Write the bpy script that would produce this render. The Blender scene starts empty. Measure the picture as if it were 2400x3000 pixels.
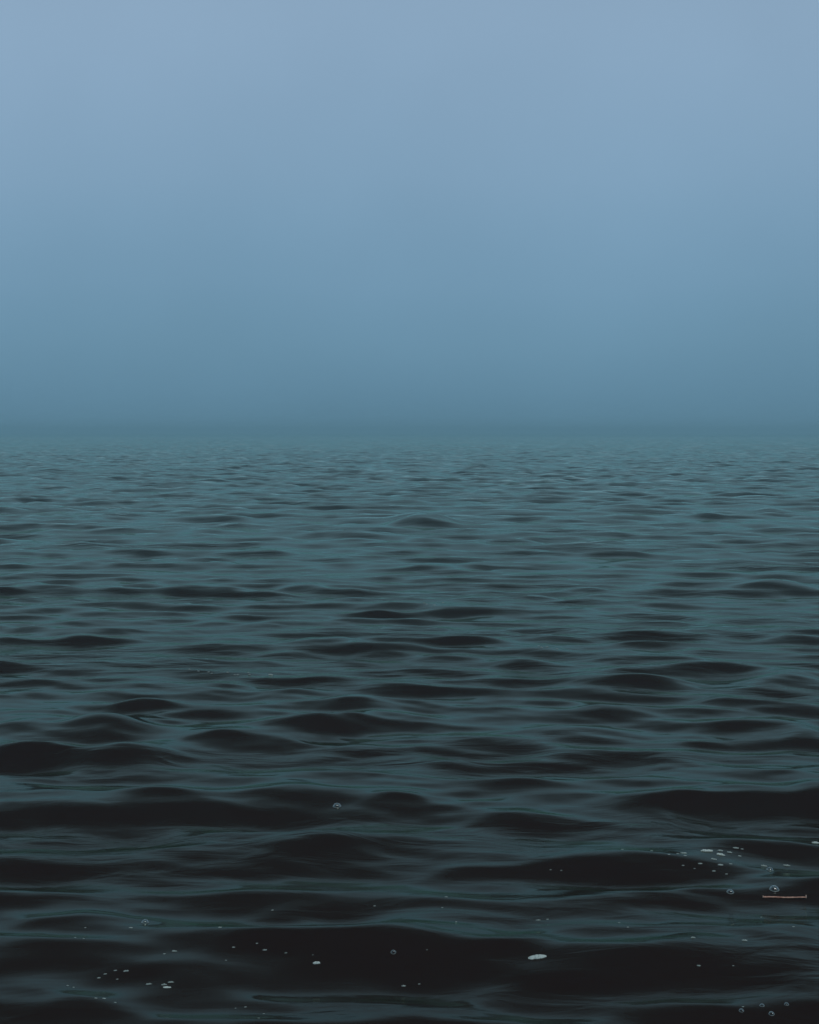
import bpy, math, random
import numpy as np
from mathutils import Vector, Matrix

C = bpy.context
sc = C.scene
col = sc.collection
R = math.radians

# ------------------------------------------------------------------ camera, sky, sun, exposure
W_PX, H_PX = 2400.0, 3000.0
CAM_H = 1.0
LENS, SENS = 50.0, 36.0
F_PX = LENS / SENS * H_PX            # focal length in photograph pixels
HORIZON = 1262.0                     # row of the horizon in the photograph
PITCH = math.atan((H_PX / 2 - HORIZON) / F_PX)

cd = bpy.data.cameras.new('camera')
cam = bpy.data.objects.new('camera', cd)
col.objects.link(cam)
cd.sensor_fit = 'VERTICAL'
cd.sensor_height = SENS
cd.lens = LENS
cd.clip_start = 0.05
cd.clip_end = 5000
cam.location = (0, 0, CAM_H)
cam.rotation_euler = (math.pi / 2 - PITCH, 0, 0)
sc.camera = cam

SUN_EL, SUN_ROT = 62.0, 150.0        # a veiled sun high up behind the viewer
w = bpy.data.worlds.new('World')
sc.world = w
w.use_nodes = True
nt = w.node_tree
nt.nodes.clear()
out = nt.nodes.new('ShaderNodeOutputWorld')
bg_sky = nt.nodes.new('ShaderNodeBackground')
bg_fog = nt.nodes.new('ShaderNodeBackground')
mixs = nt.nodes.new('ShaderNodeMixShader')
sky = nt.nodes.new('ShaderNodeTexSky')
sky.sky_type = 'NISHITA'
sky.sun_disc = False
sky.sun_elevation = R(SUN_EL)
sky.sun_rotation = R(SUN_ROT)
sky.dust_density = 3.0
bg_sky.inputs['Strength'].default_value = 0.06
nt.links.new(sky.outputs[0], bg_sky.inputs['Color'])
tc = nt.nodes.new('ShaderNodeTexCoord')
sep = nt.nodes.new('ShaderNodeSeparateXYZ')
nt.links.new(tc.outputs['Generated'], sep.inputs[0])
# high fog: slight unevenness in the bank
nz = nt.nodes.new('ShaderNodeTexNoise')
nz.inputs['Scale'].default_value = 2.6
nz.inputs['Detail'].default_value = 2.5
nt.links.new(tc.outputs['Generated'], nz.inputs['Vector'])
ma = nt.nodes.new('ShaderNodeMath'); ma.operation = 'MULTIPLY_ADD'
nt.links.new(nz.outputs['Fac'], ma.inputs[0])
ma.inputs[1].default_value = 0.06
nt.links.new(sep.outputs['Z'], ma.inputs[2])
sb = nt.nodes.new('ShaderNodeMath'); sb.operation = 'SUBTRACT'
nt.links.new(ma.outputs[0], sb.inputs[0]); sb.inputs[1].default_value = 0.029
ramp = nt.nodes.new('ShaderNodeValToRGB')
nt.links.new(sb.outputs[0], ramp.inputs[0])
def s2l(c):
    return tuple(((v / 255 + 0.055) / 1.055) ** 2.4 if v > 10 else v / 255 / 12.92 for v in c) + (1,)
FOG = [(0.0, (92, 130, 152)), (0.03, (99, 138, 163)), (0.06, (106, 145, 170)), (0.10, (114, 152, 179)),
       (0.17, (127, 161, 188)), (0.29, (147, 174, 201)), (0.42, (124, 150, 170)), (0.6, (78, 108, 117)), (0.8, (60, 90, 98)), (1.0, (116, 144, 166))]
ramp.color_ramp.interpolation = 'B_SPLINE'
el = ramp.color_ramp.elements
el[0].position, el[0].color = FOG[0][0], s2l(FOG[0][1])
el[1].position, el[1].color = FOG[-1][0], s2l(FOG[-1][1])
for p, c_ in FOG[1:-1]:
    e = el.new(p); e.color = s2l(c_)
nt.links.new(ramp.outputs[0], bg_fog.inputs['Color'])
nz2 = nt.nodes.new('ShaderNodeTexNoise')
nz2.inputs['Scale'].default_value = 5.5
nz2.inputs['Detail'].default_value = 3.5
nt.links.new(tc.outputs['Generated'], nz2.inputs['Vector'])
mv = nt.nodes.new('ShaderNodeMath'); mv.operation = 'MULTIPLY_ADD'
nt.links.new(nz2.outputs['Fac'], mv.inputs[0]); mv.inputs[1].default_value = 0.16; mv.inputs[2].default_value = 0.92
nt.links.new(mv.outputs[0], bg_fog.inputs['Strength'])
mixs.inputs[0].default_value = 0.98
nt.links.new(bg_sky.outputs[0], mixs.inputs[1])
nt.links.new(bg_fog.outputs[0], mixs.inputs[2])
nt.links.new(mixs.outputs[0], out.inputs['Surface'])

sl = bpy.data.lights.new('sun', 'SUN')
sl.energy = 1.4
sl.angle = R(30)
sl.color = (1.0, 0.985, 0.96)
so = bpy.data.objects.new('sun', sl)
col.objects.link(so)
sd = Vector((math.sin(R(SUN_ROT)) * math.cos(R(SUN_EL)), math.cos(R(SUN_ROT)) * math.cos(R(SUN_EL)), math.sin(R(SUN_EL))))
so.rotation_euler = sd.to_track_quat('Z', 'Y').to_euler()

sc.view_settings.view_transform = 'Standard'
sc.view_settings.look = 'None'
sc.view_settings.exposure = 0.0
sc.view_settings.gamma = 1.0
sc.render.engine = 'CYCLES'
try:
    sc.cycles.volume_bounces = 1
except Exception:
    pass

# ------------------------------------------------------------------ helpers
def new_mat(name):
    m = bpy.data.materials.new(name)
    m.use_nodes = True
    return m, m.node_tree, m.node_tree.nodes['Principled BSDF']

def tag(o, label=None, cat=None, group=None, kind=None):
    if label: o['label'] = label
    if cat: o['category'] = cat
    if group: o['group'] = group
    if kind: o['kind'] = kind
    return o

def mesh_obj(name, verts, faces, mat, parent=None, smooth=True):
    me = bpy.data.meshes.new(name)
    me.from_pydata([tuple(v) for v in verts], [], faces)
    me.update()
    if smooth:
        me.polygons.foreach_set('use_smooth', [True] * len(me.polygons))
    me.materials.append(mat)
    o = bpy.data.objects.new(name, me)
    col.objects.link(o)
    if parent: o.parent = parent
    return o

# ------------------------------------------------------------------ the sea surface
# main wave faces: x of the middle, y of the crest, half width, height of the dark face, steepness
# (read off the photograph at 1725 px width, then laid out on the water in metres)
CRESTS = [
 (878,1081,62,24,1.2),(455,1085,50,12,.8),(280,1082,60,13,.8),(30,1101,45,13,.9),(150,1106,60,10,.6),
 (720,1136,60,14,.6),(1160,1128,70,14,.8),(1190,1093,50,12,.6),(1330,1122,100,10,.7),(1480,1083,36,10,.7),
 (1520,1104,60,12,.9),(1610,1108,70,14,.7),(1640,1075,34,8,.5),(90,1160,80,12,.7),(180,1148,70,10,.5),
 (340,1120,70,10,.5),(560,1160,70,10,.5),(840,1165,90,12,.5),(1090,1158,60,10,.6),(1350,1165,80,12,.7),
 (1680,1140,50,12,.9),(905,1191,52,16,.9),(1500,1187,80,10,.6),(620,1195,70,12,.6),(1600,1185,70,10,.5),
 (50,1232,70,20,1),(200,1240,110,16,.7),(430,1230,90,22,1.05),(640,1230,55,20,1),(720,1238,60,14,.8),
 (1120,1225,80,12,.5),(1240,1240,60,12,.9),(1450,1228,70,14,.6),(1600,1226,80,24,1),
 (80,1268,80,10,.4),(300,1265,110,12,.5),(900,1275,110,20,.8),(1050,1278,70,12,.5),(1270,1265,80,12,.5),
 (1450,1268,80,12,.5),(1680,1265,60,12,.6),(1180,1287,80,12,.5),(1170,1310,70,12,.6),(1420,1300,90,12,.5),
 (1600,1295,90,12,.6),(210,1327,80,24,1.05),(320,1331,60,16,.8),(60,1332,60,10,.4),(1460,1330,90,14,.6),
 (1660,1340,70,14,.8),(985,1342,80,16,.8),(510,1358,60,16,.9),(690,1350,62,26,1.1),(820,1357,90,24,1.05),
 (30,1366,50,10,.4),(1120,1362,70,12,.4),(260,1392,90,16,.6),(420,1396,70,10,.4),
 (1150,1391,95,24,1.1),(1280,1395,50,12,.6),(1430,1404,130,18,.9),(1330,1420,110,36,1.1),(1530,1404,80,22,.9),
 (320,1414,100,8,.35),(1680,1425,80,38,1.1),(250,1459,60,12,.9),(265,1476,56,22,1),(1130,1482,60,12,.5),
 (1600,1480,90,18,.8),(725,1484,50,20,1),(400,1495,70,22,.8),(520,1497,70,14,.6),(30,1497,70,12,.5),
 (150,1500,60,10,.4),(640,1510,120,38,1.05),(790,1508,95,32,1),(520,1532,120,48,.9),(1320,1491,75,30,1.1),
 (1000,1497,90,12,.6),(205,1514,72,42,1.15),(50,1535,90,30,.9),(1500,1525,95,24,1.05),(1620,1535,95,32,1),
 (1700,1550,60,26,.9),(1180,1562,110,14,.35),(150,1581,140,46,1.1),(20,1587,90,36,1),(280,1590,90,54,1),
 (860,1589,80,14,.6),(1080,1571,66,22,1),(950,1590,90,20,.7),(830,1602,66,26,.8),(1280,1590,130,24,.5),
 (1690,1615,70,18,.9),(1600,1577,90,14,.5),(690,1640,80,12,.6),(80,1676,130,50,1.05),(280,1671,140,52,1.05),
 (500,1667,150,58,1.1),(680,1667,95,40,1),(180,1712,160,50,.7),(20,1742,80,30,.9),(860,1690,66,32,1),
 (980,1685,60,18,.8),(1620,1664,130,60,1.1),(1500,1690,130,50,.9),(1710,1664,60,70,1),(1380,1702,90,20,.7),
 (1170,1640,80,10,.4),(720,1774,120,52,1.1),(560,1790,125,45,1),(960,1757,110,18,.6),(1200,1757,130,16,.6),
 (1500,1813,130,58,1.1),(1640,1832,95,40,.8),(1150,1842,190,30,.7),(1350,1840,130,35,.9),(980,1846,90,22,.6),
 (80,1830,100,32,1),(210,1832,70,20,.6),(1600,1894,170,36,1.05),(1450,1906,110,28,.8),
 (60,1946,120,32,.9),(320,1956,140,38,.9),(600,1927,85,32,.95),(1520,1926,170,18,.5),
 (780,1955,190,100,1),(960,1948,160,90,1.05),(150,1992,210,60,1),(560,2010,160,60,.8),
 (1250,1994,150,34,1),(1110,2012,130,40,.8),(1500,1992,150,18,.6),(1560,2044,200,100,1.05),(1350,2062,160,90,.9),
 (1720,2018,90,110,1),(60,2100,140,60,1),(300,2096,200,60,1),(700,2106,200,50,.9),(1120,2085,180,70,.7),
]
SLOPE = 0.16
bx, by, sx, sf, sbk, amp = [], [], [], [], [], []
for (cx, cy, hw, th, st) in CRESTS:
    k = 2400.0 / 1725.0
    if 1200 < cy < 1570: st *= 1.15
    px, py, hwp, t = cx * k, cy * k, hw * k, th * k
    a = 0.03
    for _ in range(8):
        d = (CAM_H - a) * F_PX / (py - HORIZON)
        L = t / (CAM_H * F_PX / d ** 2 + SLOPE * 0.62 * F_PX / d)
        sig = L / 1.7
        a = SLOPE * st * sig * 1.2 * min(1, 50 / th) ** 0.5
    d = (CAM_H - a) * F_PX / (py - HORIZON)
    bx.append((px - W_PX / 2) * d / F_PX); by.append(d)
    sx.append(hwp * d / F_PX * 1.12); sf.append(sig); sbk.append(sig * 1.35); amp.append(a)

rng = np.random.RandomState(11)
NW = 240
lam = np.exp(rng.uniform(np.log(0.07), np.log(2.6), NW))
kk = 2 * np.pi / lam
th = rng.normal(0, 0.27, NW) + R(6)
th += np.where(rng.rand(NW) < 0.12, rng.normal(0, 0.9, NW), 0)
kx, ky = kk * np.sin(th), kk * np.cos(th)
ph = rng.uniform(0, 2 * np.pi, NW)
wgt = np.exp(-((np.log(lam / 0.55)) / 0.85) ** 2) + 0.32 * (lam < 0.4)
slope_c = wgt / math.sqrt((wgt ** 2).sum()) * math.sqrt(2) * 0.15     # rms slope
ampw = slope_c / kk

def smooth(e0, e1, x):
    t = np.clip((x - e0) / (e1 - e0), 0, 1)
    return t * t * (3 - 2 * t)

def sea(x, y):
    """height and horizontal drift of the water at ground points x, y (float arrays)"""
    r = np.sqrt(x * x + y * y)
    ang = np.abs(np.arctan2(x, y))
    placed = (1 - smooth(7.2, 14.0, r)) * (1 - smooth(R(17), R(24), ang)) * smooth(2.2, 2.6, r + 0.2)
    gl = 1 - 0.70 * placed                       # long random waves calmer where the main faces stand
    gs = 1 + 0.12 * placed
    calm = 0.6 + 0.4 * np.sin(x * 0.35 + 1.3 + 0.6 * np.sin(y * 0.21)) * np.sin(y * 0.23 + 0.5 + 0.5 * np.sin(x * .3))
    z = np.zeros_like(x); dx = np.zeros_like(x); dy = np.zeros_like(x)
    for i in range(NW):
        p = kx[i] * x + ky[i] * y + ph[i]
        g = ampw[i] * (gl if lam[i] > 0.38 else gs * (0.45 + 0.75 * calm))
        c_, s_ = np.cos(p), np.sin(p)
        z += g * c_
        dx -= g * s_ * kx[i] / kk[i] * 0.7
        dy -= g * s_ * ky[i] / kk[i] * 0.7
    far = (1 + 0.35 * smooth(8, 35, r)) * (1 - 0.8 * smooth(200, 640, r))
    z *= far; dx *= far; dy *= far
    # the main wave faces, each a short-crested hump steeper towards the shore
    wx = x + 0.05 * np.sin(2.3 * y + 1.1 * x) + 0.025 * np.sin(7.1 * y - 4.3 * x + 1)
    wy = y + 0.045 * np.sin(3.7 * x + 0.9 * y) + 0.022 * np.sin(9.3 * x + 2.0 * y + 2) + 0.012 * np.sin(21 * x - 5 * y)
    for i in range(len(bx)):
        m = (np.abs(x - bx[i]) < 3.2 * sx[i]) & (np.abs(y - by[i]) < 3.6 * sbk[i] + 0.3)
        if not m.any():
            continue
        u = (wx[m] - bx[i]) / sx[i]
        bend = sf[i] * ((0.16 + 0.2 * math.sin(i * 2.1)) * u * u + 0.22 * math.sin(i * 3.7) * u)
        v = wy[m] - by[i] + bend
        s_ = np.where(v < 0, sf[i], sbk[i])
        e_ = 0.3 * sf[i]
        prof = np.where(v < 0, np.exp(-(np.sqrt(v * v + e_ * e_) - e_) / (0.95 * sf[i])), np.exp(-(v / s_) ** 2)) - 0.45 * np.exp(-((v + 2.1 * sf[i]) / (1.5 * sf[i])) ** 2)
        z[m] += amp[i] * prof * np.exp(-np.abs(u) ** 2.6)
    return x + dx, y + dy, z

# rows spread by distance, columns by bearing; fine where the photograph looks, coarse round the rest
rows = []
r = 0.35
while r < 1.9:
    rows.append(r); r += 0.05
while r < 110:
    rows.append(r)
    r += min(max(0.0055, r * r / 1420 * 0.8), 0.085 + 0.0022 * r)
while r < 240:
    rows.append(r); r += 0.33
while r < 640:
    rows.append(r); r *= 1.012
rows = np.array(rows)
fine = np.linspace(-R(21), R(21), 1050)
left = np.linspace(-math.pi, -R(21), 320)[:-1]
right = np.linspace(R(21), math.pi, 320)[1:-1]
angs = np.concatenate([left, fine, right])
NR, NA = len(rows), len(angs)
print('sea grid', NR, NA)
rr, aa = np.meshgrid(rows, angs, indexing='ij')
gx, gy, gz = sea((rr * np.sin(aa)).ravel(), (rr * np.cos(aa)).ravel())
co = np.stack([gx, gy, gz], 1)
co = np.vstack([co, [[0, 0, 0]]])
ii = np.arange(NR - 1)[:, None] * NA
jj = np.arange(NA)[None, :]
j2 = (jj + 1) % NA
quads = np.stack([(ii + jj), (ii + NA + jj), (ii + NA + j2), (ii + j2)], -1).reshape(-1, 4)[:, ::-1]
tris = np.stack([np.full(NA, NR * NA), jj[0], j2[0]], -1)[:, ::-1]
me = bpy.data.meshes.new('water')
me.vertices.add(len(co)); me.vertices.foreach_set('co', co.ravel().astype(np.float32))
nl = quads.size + tris.size
me.loops.add(nl)
me.loops.foreach_set('vertex_index', np.concatenate([quads.ravel(), tris.ravel()]).astype(np.int32))
npoly = len(quads) + len(tris)
me.polygons.add(npoly)
starts = np.concatenate([np.arange(len(quads)) * 4, len(quads) * 4 + np.arange(len(tris)) * 3]).astype(np.int32)
me.polygons.foreach_set('loop_start', starts)
me.polygons.foreach_set('use_smooth', np.ones(npoly, dtype=bool))
me.update(calc_edges=True)
me.validate()
water = bpy.data.objects.new('water', me)
col.objects.link(water)
tag(water, 'dark teal sea with short smooth chop running out into the fog', kind='structure')
if me.polygons[0].normal.z < 0:
    me.flip_normals()

m, t, p = new_mat('sea_water')
t.nodes.remove(p)
mo = t.nodes['Material Output']
body = t.nodes.new('ShaderNodeBsdfDiffuse'); body.inputs['Color'].default_value = (0.015, 0.008, 0.007, 1)
refl = t.nodes.new('ShaderNodeBsdfGlossy'); refl.inputs['Color'].default_value = (0.74, 0.90, 0.765, 1)
refl.inputs['Roughness'].default_value = 0.07
fres = t.nodes.new('ShaderNodeFresnel'); fres.inputs['IOR'].default_value = 1.16
fmix = t.nodes.new('ShaderNodeMixShader')
t.links.new(fres.outputs[0], fmix.inputs[0]); t.links.new(body.outputs[0], fmix.inputs[1]); t.links.new(refl.outputs[0], fmix.inputs[2])
t.links.new(fmix.outputs[0], mo.inputs['Surface'])
geo = t.nodes.new('ShaderNodeNewGeometry')
mp = t.nodes.new('ShaderNodeMapping'); mp.inputs['Scale'].default_value = (0.3, 1.0, 1.0)
t.links.new(geo.outputs['Position'], mp.inputs[0])
n1 = t.nodes.new('ShaderNodeTexNoise'); n1.inputs['Scale'].default_value = 14; n1.inputs['Detail'].default_value = 6
n1.inputs['Distortion'].default_value = 0.8
t.links.new(mp.outputs[0], n1.inputs['Vector'])
n2 = t.nodes.new('ShaderNodeTexNoise'); n2.inputs['Scale'].default_value = 1.1; n2.inputs['Detail'].default_value = 3
t.links.new(mp.outputs[0], n2.inputs['Vector'])
mr = t.nodes.new('ShaderNodeMapRange')
mr.inputs['From Min'].default_value = 0.45; mr.inputs['From Max'].default_value = 0.65
mr.inputs['To Min'].default_value = 0.15; mr.inputs['To Max'].default_value = 1.0
t.links.new(n2.outputs['Fac'], mr.inputs['Value'])
mu = t.nodes.new('ShaderNodeMath'); mu.operation = 'MULTIPLY'
t.links.new(n1.outputs['Fac'], mu.inputs[0]); t.links.new(mr.outputs[0], mu.inputs[1])
bp = t.nodes.new('ShaderNodeBump'); bp.inputs['Strength'].default_value = 1.0; bp.inputs['Distance'].default_value = 0.009
t.links.new(mu.outputs[0], bp.inputs['Height'])
for q_ in (body, refl, fres):
    t.links.new(bp.outputs[0], q_.inputs['Normal'])
me.materials.append(m)

# where each vertex of the fine fan falls in the photograph, to stand floating things on the water
cp, sp = math.cos(PITCH), math.sin(PITCH)
dz = co[:-1, 2] - CAM_H
fwd = co[:-1, 1] * cp - dz * sp
upv = co[:-1, 1] * sp + dz * cp
vpx = W_PX / 2 + F_PX * co[:-1, 0] / np.maximum(fwd, 1e-3)
vpy = H_PX / 2 - F_PX * upv / np.maximum(fwd, 1e-3)
near = np.where((fwd > 0.5) & (fwd < 12) & (np.abs(co[:-1, 0]) < fwd))[0]
def on_water(x, y):
    dd = (vpx[near] - x) ** 2 + (vpy[near] - y) ** 2
    c_ = near[dd < max(dd.min() * 2, 36)]
    i = c_[np.argmin(fwd[c_])]
    n = Vector(me.vertices[int(i)].normal)
    return Vector(co[i]), n, F_PX / fwd[i]          # point, normal, pixels per metre

# ------------------------------------------------------------------ foam, bubbles, twig
fm, t, p = new_mat('foam')
p.inputs['Base Color'].default_value = (0.25, 0.31, 0.30, 1)
p.inputs['Roughness'].default_value = 0.5
n = t.nodes.new('ShaderNodeTexVoronoi'); n.inputs['Scale'].default_value = 420
g = t.nodes.new('ShaderNodeNewGeometry'); t.links.new(g.outputs['Position'], n.inputs['Vector'])
b = t.nodes.new('ShaderNodeBump'); b.inputs['Distance'].default_value = 0.001
t.links.new(n.outputs['Distance'], b.inputs['Height']); t.links.new(b.outputs[0], p.inputs['Normal'])
fm0 = fm.copy(); fm0.name = 'thick_foam'
fm0.node_tree.nodes['Principled BSDF'].inputs['Base Color'].default_value = (0.46, 0.54, 0.52, 1)
fm2, t, p = new_mat('wet_foam')
p.inputs['Base Color'].default_value = (0.16, 0.2, 0.2, 1)
p.inputs['Roughness'].default_value = 0.3

film, t, p = new_mat('bubble_film')
t.nodes.remove(p)
o_ = t.nodes['Material Output']
lw = t.nodes.new('ShaderNodeLayerWeight'); lw.inputs['Blend'].default_value = 0.42
gl = t.nodes.new('ShaderNodeBsdfGlossy'); gl.inputs['Roughness'].default_value = 0.05
tr = t.nodes.new('ShaderNodeBsdfTransparent'); tr.inputs['Color'].default_value = (0.93, 0.96, 0.95, 1)
mx = t.nodes.new('ShaderNodeMixShader')
t.links.new(lw.outputs['Facing'], mx.inputs[0]); t.links.new(tr.outputs[0], mx.inputs[1]); t.links.new(gl.outputs[0], mx.inputs[2])
t.links.new(mx.outputs[0], o_.inputs['Surface'])

def dome(rx, ry, hgt, cx=0, cy=0, seg=16, ring=6, wob=0.0, rnd=None):
    vs, fs = [], []
    ks = [1 + (rnd.uniform(-wob, wob) if rnd else 0) for _ in range(seg)]
    for i in range(ring):
        a = i / ring * math.pi / 2
        for j in range(seg):
            b_ = 2 * math.pi * j / seg
            k_ = ks[j]
            vs.append((cx + rx * k_ * math.cos(a) * math.cos(b_), cy + ry * k_ * math.cos(a) * math.sin(b_), hgt * math.sin(a)))
    vs.append((cx, cy, hgt))
    for i in range(ring - 1):
        for j in range(seg):
            j_ = (j + 1) % seg
            fs.append((i * seg + j, i * seg + j_, (i + 1) * seg + j_, (i + 1) * seg + j))
    top = len(vs) - 1
    for j in range(seg):
        fs.append(((ring - 1) * seg + j, (ring - 1) * seg + (j + 1) % seg, top))
    return vs, fs

def torus(R_, r_, seg=24, ring=8, ky=1.0):
    vs, fs = [], []
    for i in range(seg):
        a = 2 * math.pi * i / seg
        for j in range(ring):
            b_ = 2 * math.pi * j / ring
            q = R_ + r_ * math.cos(b_)
            vs.append((q * math.cos(a), q * math.sin(a) * ky, r_ * math.sin(b_)))
    for i in range(seg):
        for j in range(ring):
            fs.append((i * ring + j, ((i + 1) % seg) * ring + j, ((i + 1) % seg) * ring + (j + 1) % ring, i * ring + (j + 1) % ring))
    return vs, fs

def join(parts):
    V, F = [], []
    for v, f in parts:
        o0 = len(V); V += v; F += [tuple(i + o0 for i in q) for q in f]
    return V, F

rnd = random.Random(4)
def place(o, x, y, up=None):
    q, nrm, ppm = on_water(x, y)
    o.location = q
    o.rotation_mode = 'QUATERNION'
    o.rotation_quaternion = Vector((0, 0, 1)).rotation_difference(nrm)
    return ppm

def foam_raft(rx, ry, cells, r0):
    """a raft of tiny bubbles, highest in the middle, ragged edge"""
    ps = [dome(rx * 0.93, ry * 0.9, r0 * 1.1, seg=22, ring=3, wob=.12, rnd=rnd)]
    for _ in range(cells):
        a, q = rnd.uniform(0, 6.283), math.sqrt(rnd.random())
        k_ = 1 - q * q * .75
        rr_ = r0 * rnd.uniform(.5, 1.1) * (0.5 + .6 * k_)
        v, f = dome(rr_, rr_, rr_ * 1.1 + r0 * .9 * k_, rx * q * math.cos(a), ry * q * math.sin(a), 8, 3)
        ps.append((v, f))
    return join(ps)

# single bubbles that stand out: a clear film dome on a wet ring, a few specks of foam on top
BIG = [(2265,2602,27,'largest clear bubble, just above the right half of the floating twig'),
       (2139,2609,20,'clear bubble left of the largest one, up and left of the floating twig'),
       (427,2698,21,'clear bubble at the left on a light band, beside a dark curved streak'),
       (990,2357,23,'clear bubble in the middle distance at the end of a long dark wave face'),
       (1149,2786,15,'small clear bubble alone inside the wide black wave near the bottom'),
       (2255,2544,20,'thick rimmed bubble under a pale fleck, upper right of the twig'),
       (2230,2943,14,'thin bubble, left of the upper two in the group at bottom right'),
       (2256,2967,16,'greenish thin bubble, lowest of the group at bottom right'),
       (2302,2937,13,'thin bubble, rightmost of the group at bottom right'),
       (2173,2955,14,'faint bubble, leftmost of the group at bottom right')]
for x, y, wd, lab in BIG:
    root = bpy.data.objects.new('bubble', None); col.objects.link(root)
    ppm = place(root, x, y)
    rad = wd / 2 / ppm
    root.empty_display_size = rad
    tag(root, lab, 'bubble', 'clear bubbles floating on the sea')
    v, f = dome(rad, rad, rad * .8, seg=28, ring=10)
    mesh_obj('film_dome', v, f, film, root)
    v, f = torus(rad, rad * .09, 28, 8)
    mesh_obj('ring', v, f, fm2, root)
    ps = []
    for _ in range(9):
        a, b_ = rnd.uniform(0, 6.283), rnd.uniform(.75, 1.5)
        s_ = rad * rnd.uniform(.05, .12)
        v, f = dome(s_, s_, s_, seg=8, ring=3)
        ps.append(([(q[0] + rad * .97 * math.cos(b_) * math.cos(a), q[1] + rad * .97 * math.cos(b_) * math.sin(a), q[2] + rad * .78 * math.sin(b_)) for q in v], f))
    v, f = join(ps)
    mesh_obj('foam_speck', v, f, fm2, root)

RAFTS = [(1570,2803,52,5.2,90,'largest white foam raft, a pale lens on the black wave lower right'),
         (930,2819,24,3.6,30,'pale slanting foam raft in the black wave at bottom centre'),
         (494,2889,27,2.4,26,'longest white foam fleck of the four together at lower left'),
         (484,2880,18,2.4,16,'white foam fleck in the middle of the four together at lower left'),
         (503,2873,19,2.2,16,'white foam fleck highest of the four together at lower left'),
         (438,2878,19,2.4,16,'white foam fleck leftmost of the four together at lower left'),
         (513,2782,17,2.2,16,'pale foam fleck on the crest above the four flecks at lower left'),
         (374,2842,17,2.2,14,'pale foam fleck up and left of the four together at lower left'),
         (2069,2488,38,3.4,36,'widest foam streak in the line of froth above the black wave at right'),
         (2110,2499,26,3.2,22,'curved foam streak under the right end of the froth line at right'),
         (2111,2487,18,2.6,12,'thin slanting foam streak at the right end of the froth line'),
         (2136,2492,16,2.6,12,'short bright foam fleck just right of the froth line at right'),
         (2090,2512,17,2.6,12,'bright foam fleck below the froth line, alone on the dark slope'),
         (2153,2481,20,1.8,12,'flat foam streak beyond the froth line at right'),
         (2003,2494,20,2.2,12,'foam streak at the left end of the froth line at right'),
         (2238,2533,20,2.6,14,'pale foam fleck beside the thick rimmed bubble at right'),
         (2302,2532,20,2.6,14,'faint foam fleck on the light band right of the thick rimmed bubble'),
         (2390,2464,26,2.8,20,'foam streak cut by the right edge of the photo'),
         (2030,2742,15,2.4,10,'small foam fleck left of its twin on the band below the twig'),
         (2179,2751,17,2.6,10,'small foam fleck on the lighter band straight below the twig'),
         (778,2780,14,2.2,10,'foam fleck at the left end of the wide black wave near the bottom'),
         (1185,2885,13,2.6,10,'bright foam fleck on the light band at bottom centre'),
         (647,2712,12,2.0,8,'foam fleck on the light band right of the dark curved streak'),
         (385,2713,13,2.2,8,'foam fleck close left of the clear bubble at the left'),
         (798,1973,13,2.6,8,'bright foam fleck on pale mid distance water, left of centre'),
         (2043,2827,13,2.0,8,'foam fleck on the thin light line at lower right'),
         (1577,2691,15,1.6,8,'flat foam streak on the light band above the largest foam raft')]
for x, y, wd, hp, n_, lab in RAFTS:
    q, nrm, ppm = on_water(x, y)
    rx = wd / 2 / ppm
    v, f = foam_raft(rx, rx * .3, n_, hp / ppm * .8)
    o = mesh_obj('foam_raft', v, f, fm0 if wd > 22 else fm)
    place(o, x, y)
    tag(o, lab, 'foam', 'pale foam rafts on the sea')

SPOTS = [
 ('tiny white foam specks by the froth line', 'foam specks below the froth line',
  [(2009,2501,9),(2048,2527,13),(2108,2529,16),(2141,2526,10),(2090,2547,11),(2001,2530,8),(2130,2555,8),(2175,2482,9),(2168,2502,10),(2033,2540,6),(1959,2498,8),(1985,2495,9)]),
 ('tiny foam specks in the lower left scatter', 'foam specks at the lower left',
  [(253,2714,6),(224,2742,6),(246,2744,6),(483,2789,8),(340,2839,10),(311,2850,10),(291,2861,10),(348,2866,7),(201,2883,7),(216,2887,6),(284,2920,9),(308,2922,11),(341,2933,7)]),
 ('tiny foam specks left of the bottom centre', 'foam specks left of the bottom centre',
  [(688,2771,9),(752,2758,7),(841,2788,8),(664,2808,6),(689,2948,5),(722,2946,8),(775,2966,7),(759,2978,7),(797,2661,8),(920,2793,5)]),
 ('tiny foam specks around the bottom centre', 'foam specks near the bottom centre',
  [(1226,2878,7),(1306,2623,9),(1293,2654,6),(1335,2695,6),(1101,2650,7),(1608,2546,6),(1640,2548,6),(1600,2689,8),(1247,2779,5)]),
 ('tiny foam specks spread around and below the twig', 'foam specks below the twig',
  [(2143,2827,6),(2324,2710,8),(1813,2698,7),(1836,2712,7),(1907,2487,8),(1822,2483,8),(2175,2944,7),(2230,2681,6)]),
 ('tiny dark bubbles dotted across pale mid distance water', 'bubbles dotted on the mid distance water',
  [(556,1957,8),(583,1962,8),(615,1966,8),(623,1968,6),(672,1967,9),(690,1972,8),(699,1974,9),(731,1966,7),(732,1971,8),(1242,1762,7),(1246,1768,8),(1270,1768,8),(1294,1761,7),(1575,1888,8),(1588,1891,9),(1602,1890,8),(1631,1895,9)]),
]
ORD = 'first second third fourth fifth sixth seventh eighth ninth tenth eleventh twelfth thirteenth fourteenth fifteenth sixteenth seventeenth'.split()
NUM = {8: 'eight', 9: 'nine', 10: 'ten', 12: 'twelve', 13: 'thirteen', 17: 'seventeen'}
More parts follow.
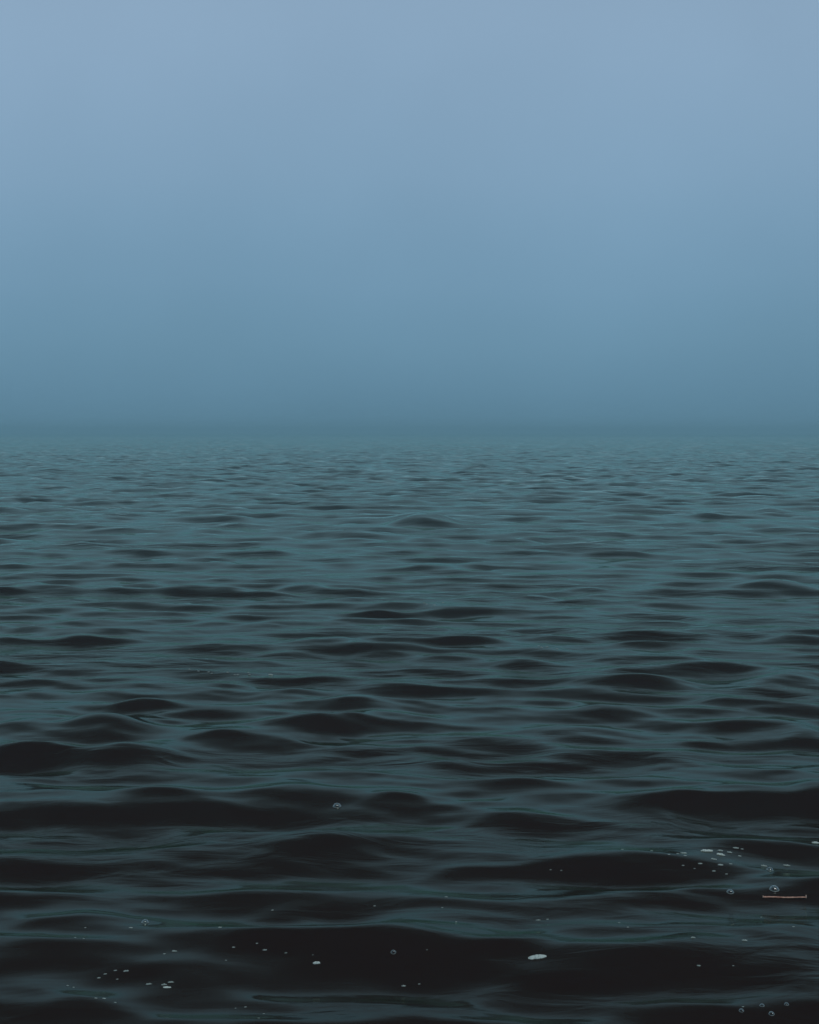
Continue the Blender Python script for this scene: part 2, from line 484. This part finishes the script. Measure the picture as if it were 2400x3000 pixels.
for lab, grp, pts in SPOTS:
    base = None
    pts = sorted(pts)
    for n_, (x, y, wd) in enumerate(pts):
        if base is None:
            v, f = join([dome(1, .75, .42, seg=14, ring=4, wob=.12, rnd=rnd), dome(.55, .45, .35, .8, .1, 10, 3), dome(.4, .4, .3, -.8, -.15, 10, 3)])
            o = mesh_obj('foam_speck', v, f, fm if 'dark' not in lab else fm2); base = o
        else:
            o = base.copy(); col.objects.link(o)
        ppm = place(o, x, y)
        s_ = wd / 2 / ppm / 1.2
        o.scale = (s_, s_ * rnd.uniform(.6, .9), s_ * rnd.uniform(.6, 1))
        tag(o, '%s from the left of the %s %s' % (ORD[n_], NUM[len(pts)], lab), 'foam', grp)

# twig: a thin bent reddish stick afloat, with a snapped stub at each end
bark, t, p = new_mat('twig_bark')
p.inputs['Roughness'].default_value = 0.55
n = t.nodes.new('ShaderNodeTexNoise'); n.inputs['Scale'].default_value = 180; n.inputs['Detail'].default_value = 4
g = t.nodes.new('ShaderNodeNewGeometry'); t.links.new(g.outputs['Position'], n.inputs['Vector'])
cr = t.nodes.new('ShaderNodeValToRGB')
cr.color_ramp.elements[0].position = .35; cr.color_ramp.elements[0].color = (0.30, 0.13, 0.09, 1)
cr.color_ramp.elements[1].position = .65; cr.color_ramp.elements[1].color = (0.60, 0.35, 0.26, 1)
t.links.new(n.outputs['Fac'], cr.inputs[0]); t.links.new(cr.outputs[0], p.inputs['Base Color'])
pale, t, p = new_mat('snapped_wood')
p.inputs['Base Color'].default_value = (0.75, 0.58, 0.48, 1)
p.inputs['Roughness'].default_value = 0.7

def tube(pts, rads, seg=10):
    vs, fs = [], []
    n_ = len(pts)
    for i, q in enumerate(pts):
        d_ = (pts[min(i + 1, n_ - 1)] - pts[max(i - 1, 0)]).normalized()
        s_ = d_.cross(Vector((0, 0, 1)))
        if s_.length < .1: s_ = d_.cross(Vector((0, 1, 0)))
        s_.normalize(); u_ = s_.cross(d_)
        for j in range(seg):
            a = 2 * math.pi * j / seg
            vs.append(q + (s_ * math.cos(a) + u_ * math.sin(a)) * rads[i])
    for i in range(n_ - 1):
        for j in range(seg):
            fs.append((i * seg + j, i * seg + (j + 1) % seg, (i + 1) * seg + (j + 1) % seg, (i + 1) * seg + j))
    fs.append(tuple(range(seg))[::-1]); fs.append(tuple((n_ - 1) * seg + j for j in range(seg)))
    return vs, fs

def level(x, y):
    i = near[np.argmin((co[near, 0] - x) ** 2 + (co[near, 1] - y) ** 2)]
    return co[i, 2]
best = None
for dist in np.arange(3.0, 4.3, 0.01):
    zs = [level((X_ - 1200) / F_PX * dist, dist) for X_ in (2240, 2270, 2300, 2330, 2360)]
    z_ = max(zs) + 0.0005
    fw = dist * cp - (z_ - CAM_H) * sp
    row = H_PX / 2 - F_PX * (dist * sp + (z_ - CAM_H) * cp) / fw
    if best is None or abs(row - 2628) + 900 * (max(zs) - min(zs)) < best[0]:
        best = (abs(row - 2628) + 900 * (max(zs) - min(zs)), dist, z_, fw, row, zs)
_, dist, zz, fw, row, zs = best
print("TWIG", dist, zz, row, zs, [on_water(x_, 2629)[0][:] for x_ in (2240,2300,2360)])
A = Vector(((2236 - 1200) / F_PX * fw, dist, 0)); B = Vector(((2362 - 1200) / F_PX * fw, dist + .004, 0))
L = (B - A).length
root = bpy.data.objects.new('twig', None); col.objects.link(root)
root.location = ((A.x + B.x) / 2, dist, zz); root.empty_display_size = .02
tag(root, 'thin reddish brown twig floating level on the crest at lower right', 'twig')
N = 26
pts = [Vector((L * (i / (N - 1) - .5), .0008 * math.sin(i * .3), -.0008 * (i / (N - 1)) + .0003 * math.sin(i * .37) + .00012 * math.sin(i * 1.9))) for i in range(N)]
rads = [.0014 * (1 + .14 * math.sin(i * 2.3) + .1 * math.sin(i * .9)) * (1.1 - .25 * i / N) for i in range(N)]
v, f = tube(pts, rads); mesh_obj('stem', v, f, bark, root)
for k_, hgt in ((0, .0032), (N - 1, .0052)):
    q = pts[k_]
    v, f = tube([q + Vector((0, 0, -.0015)), q + Vector((.0002, 0, hgt * .5)), q + Vector((-.0003, 0, hgt))], [.0011, .0008, .0005], 8)
    mesh_obj('stub', v, f, pale, root)

# ------------------------------------------------------------------ fog
def box(name, x0, x1, y0, y1, z0, z1, mat):
    v = [(x, y, z) for z in (z0, z1) for x, y in ((x0, y0), (x1, y0), (x1, y1), (x0, y1))]
    f = [(0, 3, 2, 1), (4, 5, 6, 7), (0, 1, 5, 4), (1, 2, 6, 5), (2, 3, 7, 6), (3, 0, 4, 7)]
    return mesh_obj(name, v, f, mat, smooth=False)
hm = bpy.data.materials.new('haze'); hm.use_nodes = True
t = hm.node_tree; t.nodes.clear()
o_ = t.nodes.new('ShaderNodeOutputMaterial')
v_ = t.nodes.new('ShaderNodeVolumePrincipled')
v_.inputs['Color'].default_value = (0.42, 0.72, 0.85, 1)
v_.inputs['Density'].default_value = 0.006
v_.inputs['Anisotropy'].default_value = 0.0
t.links.new(v_.outputs[0], o_.inputs['Volume'])
hz = box('haze', -680, 680, -680, 680, -1.4, 2.0, hm)
tag(hz, 'blue grey sea fog thickening towards the horizon', kind='stuff')
